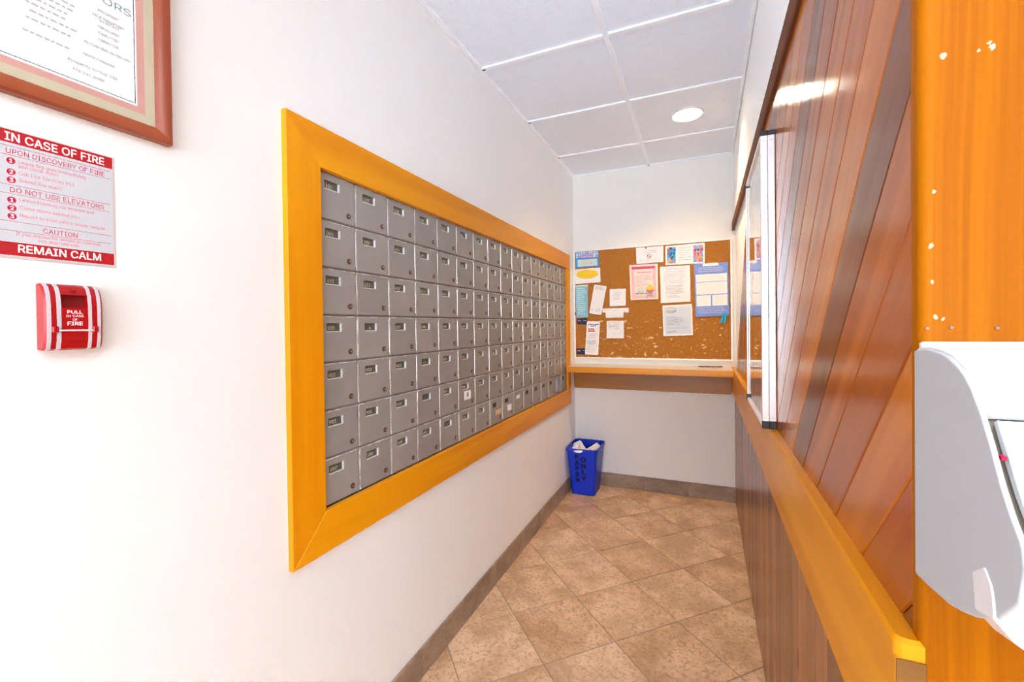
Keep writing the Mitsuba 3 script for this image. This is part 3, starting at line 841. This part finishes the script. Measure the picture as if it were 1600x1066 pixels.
P = sheet('tilted_slip', [(.1774, 1.6555), (.2787, 1.6372), (.233, 1.4028), (.1327, 1.4196)], white_paper, lift=.012, curl=.004, label=('tall white paper pinned at a tilt beside the teal flyer', 'paper'))
put('tilted_slip__print', cat_(lines(P, .12, .88, .05, .16, 4, .35, .4, lift=.012, curl=.004), on_sheet(P, .13, .24, .84, .87, lift=.012, curl=.004), lines(P, .5, .9, .8, .95, 4, .3, .2, lift=.012, curl=.004)), ink_grey)

for key, pts, lab in (('dark_card', [(.0262, 1.3776), (.1142, 1.3791), (.1136, 1.3257), (.0256, 1.33)], 'small dark navy card below the teal flyer'), ('dark_card_001', [(.0201, 1.1257), (.1100, 1.1295), (.1095, 1.0769), (.0217, 1.078)], 'small dark navy card in the lower left corner of the notice board')):
    P = sheet(key, pts, navyp, lift=.0095, curl=.001, label=(lab, 'card'))
    put(key + '__print', cat_(on_sheet(P, .08, .38, .30, .48, lift=.0095, curl=.001), on_sheet(P, .60, .92, .28, .40, lift=.0095, curl=.001)), 'm_paper_lavender')
    put(key + '__mark', on_sheet(P, .10, .30, .34, .44, lift=.0095, curl=.001, t=.0007), 'm_paper_rose_dark')

P = sheet('long_notice', [(.1118, 1.353), (.2221, 1.3513), (.2036, 1.0733), (.0928, 1.0769)], white_paper, lift=.0115, curl=.002, label=('long white notice with blue and red headings at lower left of the board', 'notice'))
kk = dict(lift=.0115, curl=.002)
put('long_notice__heading', cat_(on_sheet(P, .10, .42, .08, .105, **kk), on_sheet(P, .46, .92, .08, .105, **kk), on_sheet(P, .30, .70, .125, .150, **kk)), ink_blue)
put('long_notice__red_heading', cat_(on_sheet(P, .12, .22, .215, .245, **kk), on_sheet(P, .28, .60, .215, .245, **kk), on_sheet(P, .14, .66, .275, .31, **kk)), ink_red)
put('long_notice__print', cat_(lines(P, .2, .8, .38, .54, 5, .25, .3, **kk), lines(P, .12, .85, .57, .70, 4, .45, .2, **kk), lines(P, .12, .85, .72, .95, 6, .25, .4, **kk)), ink_grey)

P = sheet('square_note', [(.302, 1.6115), (.4316, 1.6108), (.4302, 1.4734), (.3026, 1.4721)], white_paper, curl=.003, label=('small square white note above the torn-off slips', 'note'))
put('square_note__print', lines(P, .2, .8, .22, .68, 4, .2, .3, curl=.003), ink_grey)

pts = [(.2429, 1.4563), (.4528, 1.4556), (.4524, 1.4153), (.4260, 1.4192), (.4240, 1.4250), (.4128, 1.4250)]
z = 1.3786
xs_ = np.linspace(.4110, .2668, 9)
for i in range(8):
    pts += [(xs_[i], z), (xs_[i + 1] + .0016, z + .0012), (xs_[i + 1] + .0008, 1.4190)]
pts += [(.2655, 1.4230), (.2600, 1.4180), (.2560, 1.4240), (.2520, 1.4200), (.2426, 1.4253)]
sheet('tear_off_notice', pts, white_paper, .0112, label=('white strip of tear-off tabs with torn ends under the square note', 'notice'))
P = sheet('tear_off_sheet', [(.2758, 1.3525), (.4122, 1.3534), (.4148, 1.2114), (.2743, 1.2115)], white_paper, curl=.003, label=('white sheet with uncut tear-off tabs, lower middle left of the board', 'notice'))
put('tear_off_sheet__print', cat_(lines(P, .1, .9, .08, .55, 6, .25, .35, curl=.003), *[on_sheet(P, .02 + i * .12, .028 + i * .12, .62, .99, curl=.003) for i in range(9)]), ink_grey)

P = sheet('no_smoking_notice', [(.5131, 1.9305), (.7199, 1.9296), (.7188, 1.8048), (.5168, 1.8009)], white_paper, label=('white notice with a small red no-smoking symbol at the top of the board', 'notice'))
c = np.array([.6130, 1.8560])
rg = sg.Point(0, 0).buffer(.0165, 24).difference(sg.Point(0, 0).buffer(.0130, 24)).union(sa.rotate(sg.box(-.014, -.0018, .014, .0018), -45))
put('no_smoking_notice__symbol', frame_place(cat_(*[trimesh.creation.extrude_polygon(g, .0006, engine='earcut') for g in getattr(rg, 'geoms', [rg])]), (c[0], -.0112, c[1]), *WALLS['back']), ink_red)
put('no_smoking_notice__cigarette', frame_place(box(-.010, .010, -.0015, .0015, 0, .0004), (c[0], -.0112, c[1]), *WALLS['back']), ink_dark)
put('no_smoking_notice__print', cat_(lines(P, .3, .75, .22, .46, 2, .2, .2), lines(P, .1, .9, .78, .95, 2, .15, .1)), ink_grey)
put('no_smoking_notice__pin', remap(cyl(.006, .004, 12), lambda a, b, c_: (.590 + a, -.0112 - c_, 1.9235 + b)), black_m)

P = sheet('barbecue_flyer', [(.461, 1.7956), (.6768, 1.794), (.6791, 1.5181), (.4681, 1.5156)], cream_p, lift=.0125, label=('pink bordered barbecue flyer in the middle of the notice board', 'flyer'))
kk = dict(lift=.0125, curl=.002)
chk = []
for i in range(24):
    for j in range(32):
        u, v = .06 + i * .88 / 24, .045 + j * .92 / 32
        edge = i < 3 or i > 20 or j > 28 or j < 3
        if edge and (i + j) % 2 == 0:
            chk.append(on_sheet(P, u, u + .88 / 24, v, v + .92 / 32, **kk))
put('barbecue_flyer__check_border', cat_(*chk), rose, kind='stuff')
put('barbecue_flyer__header_band', on_sheet(P, .09, .91, .06, .13, t=.0006, **kk), rose_d)
put('barbecue_flyer__print', cat_(lines(P, .26, .80, .21, .27, 1, .5, .1, **kk), lines(P, .2, .84, .31, .64, 6, .25, .5, **kk), on_sheet(P, .34, .66, .42, .435, **kk)), rose)
put('barbecue_flyer__title', cat_(ptext(P, "Barbecue", .18, .62, .84, .0150, True, .0010, lift=.0125), ptext(P, "Let's", .26, .44, .70, .0100, False, .0009, lift=.0125), ptext(P, "have a", .26, .50, .765, .0090, False, .0009, lift=.0125)), ink_dark)
gx, gz = .6180, 1.5750
gf = lambda poly, d=.0006, y=-.0148: frame_place(trimesh.creation.extrude_polygon(poly, d, engine='earcut'), (gx, y, gz), *WALLS['back'])
bowl = sg.Polygon([(-.033 + .066 * t, .017 - .030 * math.sin(math.pi * t)) for t in np.linspace(0, 1, 14)])
put('barbecue_flyer__grill_bowl', gf(bowl), 'm_ink_pink')
put('barbecue_flyer__flames', gf(sg.Polygon([(-.028, .018), (-.030, .040), (-.018, .034), (-.012, .062), (0, .050), (.008, .068), (.014, .045), (.022, .050), (.026, .018)])), yel)
legs = [sg.LineString([(-.014, -.008), (-.026, -.044)]), sg.LineString([(.014, -.008), (.026, -.044)]), sg.LineString([(0, -.010), (0, -.044)]), sg.LineString([(-.02, -.024), (.02, -.024)])]
put('barbecue_flyer__grill_legs', cat_(*[gf(l.buffer(.0016)) for l in legs]), ink_dark)

P = sheet('letter', [(.693, 1.7675), (.9092, 1.7677), (.9114, 1.4888), (.6979, 1.4861)], white_paper, label=('white typed letter to the right of the barbecue flyer', 'letter'))
put('letter__print', cat_(on_sheet(P, .22, .86, .08, .092), on_sheet(P, .15, .86, .14, .152), lines(P, .12, .9, .20, .50, 6, .22, .2), lines(P, .18, .8, .53, .78, 6, .3, .4), lines(P, .2, .7, .8, .9, 3, .25, .4)), ink_grey)
P = sheet('logo_letter', [(.7089, 1.4661), (.9219, 1.4731), (.9271, 1.2353), (.7143, 1.2281)], white_paper, label=('white letter with a blue oval swoosh logo below the typed letter', 'letter'))
put('logo_letter__inner_field', on_sheet(P, .05, .95, .05, .95), colour_mat('paper_pale_blue', (.62, .68, .78)))
sw = sa.scale(sg.Point(0, 0).buffer(1, 24), .038, .020).difference(sa.translate(sa.scale(sg.Point(0, 0).buffer(1, 24), .036, .0165), -.004, .001))
put('logo_letter__logo_ring', frame_place(cat_(*[trimesh.creation.extrude_polygon(g, .0006, engine='earcut') for g in getattr(sw, 'geoms', [sw])]), (.7720, -.0118, 1.4265), *WALLS['back']), cyan_p)
put('logo_letter__logo_word', cat_(on_sheet(P, .13, .42, .17, .205, t=.0024)), orange_p)
put('logo_letter__print', cat_(on_sheet(P, .18, .40, .245, .262, t=.0022), lines(P, .14, .75, .38, .68, 6, .3, .4, t=.0022), lines(P, .14, .9, .72, .80, 2, .2, .1, t=.0022), lines(P, .15, .45, .85, .92, 1, .5, .1, t=.0022)), ink_grey)

P = sheet('picture_flyer', [(.7342, 1.9255), (1.0137, 1.9285), (1.0125, 1.775), (.7348, 1.7774)], white_paper, label=('wide flyer with colourful pictures either side of text, top of the board', 'flyer'))
pal = [sky_blue, 'm_paper_orange', 'm_paper_magenta', 'm_paper_navy', 'm_paper_teal', 'm_paper_rose', 'm_paper_lavender', 'm_poster_blue']
grp = {}
for side, (u0, u1) in enumerate(((.045, .265), (.715, .955))):
    for i in range(7):
        for j in range(9):
            w = (u1 - u0) / 7
            q = on_sheet(P, u0 + i * w, u0 + (i + 1) * w, .09 + j * .092, .09 + (j + 1) * .092)
            pick = (sky_blue if side == 0 and 2 <= j <= 5 and rng.random() < .6 else pal[int(rng.choice(8, p=[.12, .16, .2, .10, .10, .16, .08, .08] if side else [.25, .2, .05, .1, .1, .12, .06, .12]))])
            grp.setdefault(pick, []).append(q)
for nm, ms in grp.items():
    put('picture_flyer__picture', cat_(*ms), nm)
put('picture_flyer__print', cat_(lines(P, .33, .68, .15, .88, 6, .16, .12)), ink_grey)

P = sheet('blue_poster', [(.9375, 1.7725), (1.1693, 1.7735), (1.174, 1.3800), (.9458, 1.3734)], post_blue, lift=.012, curl=.006, label=('large blue and white form poster at the right side of the board', 'poster'))
kk = dict(lift=.012, curl=.006, nx=3)
put('blue_poster__white_panel', on_sheet(P, .045, .96, .205, .345, **kk), white_paper)
put('blue_poster__white_panel', on_sheet(P, .045, .96, .355, .585, **kk), white_paper)
put('blue_poster__white_panel', on_sheet(P, .045, .475, .600, .805, **kk), white_paper)
put('blue_poster__white_panel', on_sheet(P, .515, .96, .600, .805, **kk), white_paper)
kk['nx'] = 1
put('blue_poster__print', cat_(lines(P, .08, .92, .22, .33, 4, .25, .4, t=.0012, **kk), lines(P, .08, .92, .37, .57, 8, .25, .3, t=.0012, **kk), lines(P, .08, .44, .62, .79, 7, .25, .3, t=.0012, **kk), lines(P, .55, .92, .62, .79, 7, .25, .3, t=.0012, **kk)), cream_p)
put('blue_poster__pale_print', cat_(lines(P, .12, .9, .08, .18, 3, .4, .1, t=.0008, **kk), lines(P, .08, .92, .83, .96, 4, .35, .15, t=.0008, **kk)), colour_mat('poster_pale', (.50, .55, .80)))
put('blue_poster__tape', on_sheet(P, .26, .72, .0, .055, t=.0012, **kk), white_paper)
tb = dict(lift=.016)
cl = [[(1.1290, 1.3960), (1.1640, 1.3960), (1.1640, 1.3780), (1.1290, 1.3780)], [(1.1300, 1.3800), (1.1450, 1.3800), (1.1210, 1.3240), (1.1060, 1.3280)], [(1.1430, 1.3800), (1.1580, 1.3800), (1.1480, 1.3220), (1.1330, 1.3220)]]
put('binder_clip__jaw', hull([(x, y, z) for x, z in cl[0] for y in (-.026, -.012)]), cyan_p)
put('binder_clip__handle', hull([(x, y, z) for x, z in cl[1] for y in (-.021, -.019)]), cyan_p)
put('binder_clip__handle', hull([(x, y, z) for x, z in cl[2] for y in (-.023, -.021)]), cyan_p)
tag('binder_clip', 'turquoise peg clipped to the lower right corner of the blue poster', 'clip')

# ------------------------------------------------------------------ sliding glass case on the right wall, standing on the ledge
CY0, CY1, CZ0, CZ1 = -2.10, -1.56, 1.006, 1.893
put('glass_case__back_panel', rwall(box(.0003, .0012, CY0 + .03, CY1, CZ0 + .01, CZ1 - .01)), cork)
for n, (s0, s1, y0, y1) in enumerate(((.0205, .0385, CY0, -1.545), (.0015, .0195, CY0 + .002, -1.552))):
    pre = 'glass_case__sliding_door' + ('_%03d' % n if n else '')
    put(pre, rwall(box((s0 + s1) / 2 - .0005, (s0 + s1) / 2 + .0005, y0 + .004, y1 - .004, CZ0 + .012, CZ1 - .012)), case_glass)
    put(pre + '__stile', rwall(box(s0, s1, y0, y0 + .012, CZ0 + .022, CZ1 - .014, .0012)), alu)
    if n == 0:
        put(pre + '__stile', rwall(box(s0 + .010, s1 - .0025, y1 - .006, y1, CZ0 + .022, CZ1 - .014, .0012)), alu)
    for yy in (y0, y1 - .006)[:2 - n]:
        put(pre + '__end_cap', rwall(box(s0 - .0004, s1 + .0004, yy - .0005, yy + (.0125 if yy == y0 else .0065), CZ0, CZ0 + .0225, .001)), black_m)
        put(pre + '__end_cap', rwall(box(s0 - .0004, s1 + .0004, yy - .0005, yy + (.0125 if yy == y0 else .0065), CZ1 - .0145, CZ1, .001)), black_m)
    put(pre + '__rail', rwall(box(s0 + .004, s1 - .002, y0 + .012, y1 - .012, CZ0, CZ0 + .010, .001)), alu)
    put(pre + '__rail', rwall(box(s0 + .004, s1 - .002, y0 + .012, y1 - .012, CZ1 - .010, CZ1, .001)), alu)
    for zz in (CZ0 + .034, CZ1 - .03):
        put(pre + '__screw', rwall(remap(cyl(.003, .001, 10), lambda a, b, c: ((s0 + s1) / 2 + a, y0 - c, zz + b))), steel_m)
tag('glass_case', 'sliding glass doors with bright aluminium edges on the right wall above the ledge', 'display case')

# ------------------------------------------------------------------ blue paper bin
def rr_ring(x0, x1, y0, y1, r, z, n=7):
    pts = []
    for cx, cy_, a0 in ((x1 - r, y1 - r, 0), (x0 + r, y1 - r, 90), (x0 + r, y0 + r, 180), (x1 - r, y0 + r, 270)):
        for k in range(n):
            a = math.radians(a0 + 90 * k / (n - 1))
            pts.append((cx + r * math.cos(a), cy_ + r * math.sin(a), z))
    return pts


def loft(rings, caps=(True, True)):
    n = len(rings[0])
    v = [p for r in rings for p in r]
    f = []
    for i in range(len(rings) - 1):
        for k in range(n):
            a, b = i * n + k, i * n + (k + 1) % n
            f += [(a, b, b + n), (a, b + n, a + n)]
    if caps[0]:
        v.append(tuple(np.mean(rings[0], 0))); c = len(v) - 1
        f += [(c, (k + 1) % n, k) for k in range(n)]
    if caps[1]:
        v.append(tuple(np.mean(rings[-1], 0))); c = len(v) - 1; o = (len(rings) - 1) * n
        f += [(c, o + k, o + (k + 1) % n) for k in range(n)]
    return trimesh.Trimesh(v, f, process=False)


BHT = .372
B0, B1 = (.036, .222, -.280, -.055), (.012, .253, -.328, -.018)
lerp = lambda t, o=0.0: tuple(a * (1 - t) + b * t + s * o for a, b, s in zip(B0, B1, (1, -1, 1, -1)))
rings = [rr_ring(*lerp(0, .006), .030, .002), rr_ring(*lerp(0), .034, .006)]
for t in (.15, .35, .55, .75, .93):
    rings.append(rr_ring(*lerp(t), .034, .006 + t * (BHT - .006)))
rings += [rr_ring(*lerp(.935, -.006), .038, .93 * BHT), rr_ring(*lerp(.97, -.007), .039, BHT - .006), rr_ring(*lerp(1, -.004), .038, BHT), rr_ring(*lerp(1, .002), .034, BHT), rr_ring(*lerp(.97, .004), .033, BHT - .006)]
for t in (.6, .2, .03):
    rings.append(rr_ring(*lerp(t, .003), .032, .006 + t * (BHT - .006)))
put('paper_bin__body', loft(rings), bin_blue, smooth=35)


def bin_letters(word, x, t_top, size, step):
    out = []
    for k, ch in enumerate(word):
        zz = t_top - k * step
        t = (zz - .006) / (BHT - .006)
        yf = B0[2] * (1 - t) + B1[2] * t
        m = meshkit.text_mesh(ch, size, .0012, True)
        m = remap(m, lambda a, b, c: (a - (m.bounds[0][0] + m.bounds[1][0]) / 2, b, c))
        sl = (B1[2] - B0[2]) / (BHT - .006)
        for ox, oz in ((-.0016, 0), (.0016, 0), (0, .0014), (0, -.0014)):
            out.append(remap(m, lambda a, b, c: (x + a * 1.2 + ox, yf + (b + oz) * sl - c + .0006, zz + b + oz)))
    return cat_(*out)


put('paper_bin__lettering', cat_(bin_letters("PAPER", .092 + .004, .292, .032, .047), bin_letters("ONLY", .146, .272, .034, .050)), black_ink)
tag('paper_bin', 'blue plastic waste bin marked PAPER ONLY in the back left corner', 'waste bin')


def crumple(key, cx, cy_, cz, w, d, seed, label, rot):
    n = 10
    g = np.linspace(-1, 1, n)
    v, f = [], []
    r_ = np.random.default_rng(seed)
    for a in g:
        for b in g:
            q = np.array([a * w, b * d, .0])
            h = .028 * (meshkit.noise(np.array([a * 1.7 + seed, b * 1.7, seed])) - .5) + .012 * (meshkit.noise(np.array([a * 4 + seed, b * 4, 2.0])) - .5)
            v.append((q[0], q[1], h))
    for i in range(n - 1):
        for j in range(n - 1):
            a = i * n + j
            f += [(a, a + n, a + n + 1), (a, a + n + 1, a + 1)]
    m = trimesh.Trimesh(v, f, process=False)
    m.apply_transform(trimesh.transformations.euler_matrix(*rot))
    m.apply_translation((cx, cy_, cz))
    top = m.copy()
    nn = len(v)
    vv = np.vstack([m.vertices, m.vertices - np.array([0, 0, .0006])])
    ff = np.vstack([m.faces, m.faces[:, ::-1] + nn])
    put(key, trimesh.Trimesh(vv, ff, process=False), white_paper, label=label, cat='paper')


crumple('waste_paper', .083, -.205, .335, .050, .085, 3, 'crumpled printed white paper at the left inside the blue bin', (.35, -.62, .4))
wp = [hull([(.040, -.296, .352), (.062, -.318, .3735), (.104, -.322, .3745), (.088, -.215, .372), (.066, -.205, .376), (.070, -.23, .377)]),
      hull([(.062, -.326, .3738), (.112, -.326, .3742), (.150, -.330, .3715), (.146, -.3375, .3560), (.128, -.3350, .3440), (.096, -.3345, .3430), (.076, -.3330, .3520), (.064, -.328, .372)])]
put('waste_paper_001', cat_(*wp), white_paper, label='white paper hanging over the front rim of the blue bin', cat='paper')
crumple('waste_paper_002', .200, -.185, .335, .036, .080, 11, 'folded white paper against the right inside of the blue bin', (.25, .85, -.2))
pr_ = []

# ------------------------------------------------------------------ dispenser on the end board
XD, XE = 1.1763, 1.3063
sp = [(-3.0470, 1.2935), (-3.0534, 1.2955), (-3.0730, 1.2965), (-3.0950, 1.2950), (-3.1128, 1.2915), (-3.1325, 1.2821), (-3.1460, 1.2696), (-3.1585, 1.2527), (-3.1702, 1.2315), (-3.1812, 1.2088), (-3.1920, 1.1905), (-3.2040, 1.1750), (-3.2060, 1.1600), (-3.2000, 1.1350), (-3.1773, 1.1101), (-3.1495, 1.0950), (-3.1315, 1.0880), (-3.1116, 1.0820), (-3.0776, 1.0775), (-3.0470, 1.0750)]
spp = sg.Polygon(sp)


def cheek(x0, x1, b, inner_cut=0.0):
    m = trimesh.creation.extrude_polygon(spp, x1 - x0 - b, engine='earcut')
    q = spp.buffer(-b, join_style=1)
    return m


def side_panel(x_out, x_in, b=.004):
    """profile plate whose outer rim is rounded"""
    steps = [(x_in, 0.0)] + [(x_out + (x_in - x_out) / abs(x_in - x_out) * b * (1 - math.sin(a)), b * (1 - math.cos(a))) for a in np.linspace(0, math.pi / 2, 6)]
    n = 120
    base = np.array([spp.exterior.interpolate(i / n, normalized=True).coords[0] for i in range(n)])
    rings_ = []
    nrm = np.roll(base, -1, 0) - np.roll(base, 1, 0)
    nrm = np.stack([-nrm[:, 1], nrm[:, 0]], -1)
    nrm /= np.linalg.norm(nrm, axis=1, keepdims=True)
    if sg.Polygon(base + nrm * .001).area > spp.area:
        nrm = -nrm
    for x, ins_ in steps:
        q = base + nrm * ins_
        rings_.append([(x, a, c) for a, c in q])
    m = loft(rings_)
    if m.volume < 0:
        m.invert()
    return m


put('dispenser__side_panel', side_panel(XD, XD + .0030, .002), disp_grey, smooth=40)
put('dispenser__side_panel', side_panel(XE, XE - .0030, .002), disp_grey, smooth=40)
put('dispenser__back_plate', box(XD + .004, XE - .004, PY - .010, PY - .0005, 1.072, 1.3025, .002), disp_white)
hood = [p for p in sp[:8]]
hood_in = [(a + .006, c - .006) for a, c in hood[::-1][:-2]]
put('dispenser__hood', prism([(a, c + .0015) for a, c in hood] + [(-3.150, 1.2480), (-3.12, 1.272), (-3.047, 1.284)], XD + .0029, XE - .0029, 'x'), disp_white, smooth=30)
low = [(-3.060, 1.284), (-3.118, 1.268), (-3.147, 1.246), (-3.168, 1.205), (-3.188, 1.172), (-3.190, 1.150), (-3.176, 1.118), (-3.150, 1.102), (-3.060, 1.084)]
put('dispenser__inner_tank', prism(low, XD + .0029, XE - .0029, 'x'), disp_inner)
card = [(-3.1560, 1.2480), (-3.1685, 1.2260), (-3.1800, 1.2040), (-3.1910, 1.1860), (-3.2010, 1.1720), (-3.2025, 1.1600), (-3.1960, 1.1600), (-3.1940, 1.1720), (-3.1870, 1.1840), (-3.1760, 1.2000), (-3.1640, 1.2220), (-3.1520, 1.2460)]
put('dispenser__label_panel', prism(card, XD + .0100, XE - .0100, 'x'), disp_white, smooth=25)
l0 = [(-3.1640, 1.1405), (-3.1716, 1.1325), (-3.1745, 1.1225), (-3.1755, 1.1095), (-3.1532, 1.1040), (-3.150, 1.130)]
l1 = [(-3.1650, 1.1405), (-3.1770, 1.1330), (-3.1860, 1.1180), (-3.1900, 1.0935), (-3.1640, 1.0880), (-3.150, 1.130)]
lvm = loft([[(XD - .0012, *p) for p in l0], [(XD + .006, a[0] * .4 + b[0] * .6, a[1] * .4 + b[1] * .6) for a, b in zip(l0, l1)],
            [(XD + .016, *p) for p in l1], [(XE - .016, *p) for p in l1], [(XE + .0012, *p) for p in l0]])
if lvm.volume < 0:
    lvm.invert()
put('dispenser__push_bar', lvm, disp_white, smooth=20)
bits = [box(XD + .0050, XD + .0078, -3.172, -3.166, 1.2225, 1.2255), box(XD + .0125, XD + .0165, -3.196, -3.190, 1.180, 1.188)]
put('dispenser__bottle_label', bits[0], 'm_ink_red')
tl_ = []
for k, (zz, t, h) in enumerate(((1.219, 'PUSH', .006), (1.200, 'PULL', .003))):
    pass
for k in range(4):
    zz = 1.2215 - k * .0115
    yy = np.interp(zz, [1.172, 1.186, 1.204, 1.226, 1.248], [-3.201, -3.191, -3.180, -3.1685, -3.156]) - .0003
    for q in range(5):
        tl_.append(box(XD + .031 + q * .012, XD + .039 + q * .012, yy - .0004, yy + .0012, zz, zz + .0018))
put('dispenser__label_print', cat_(*tl_), ink_grey)
tag('dispenser', 'white plastic hand sanitizer dispenser mounted on the orange board at far right', 'dispenser')
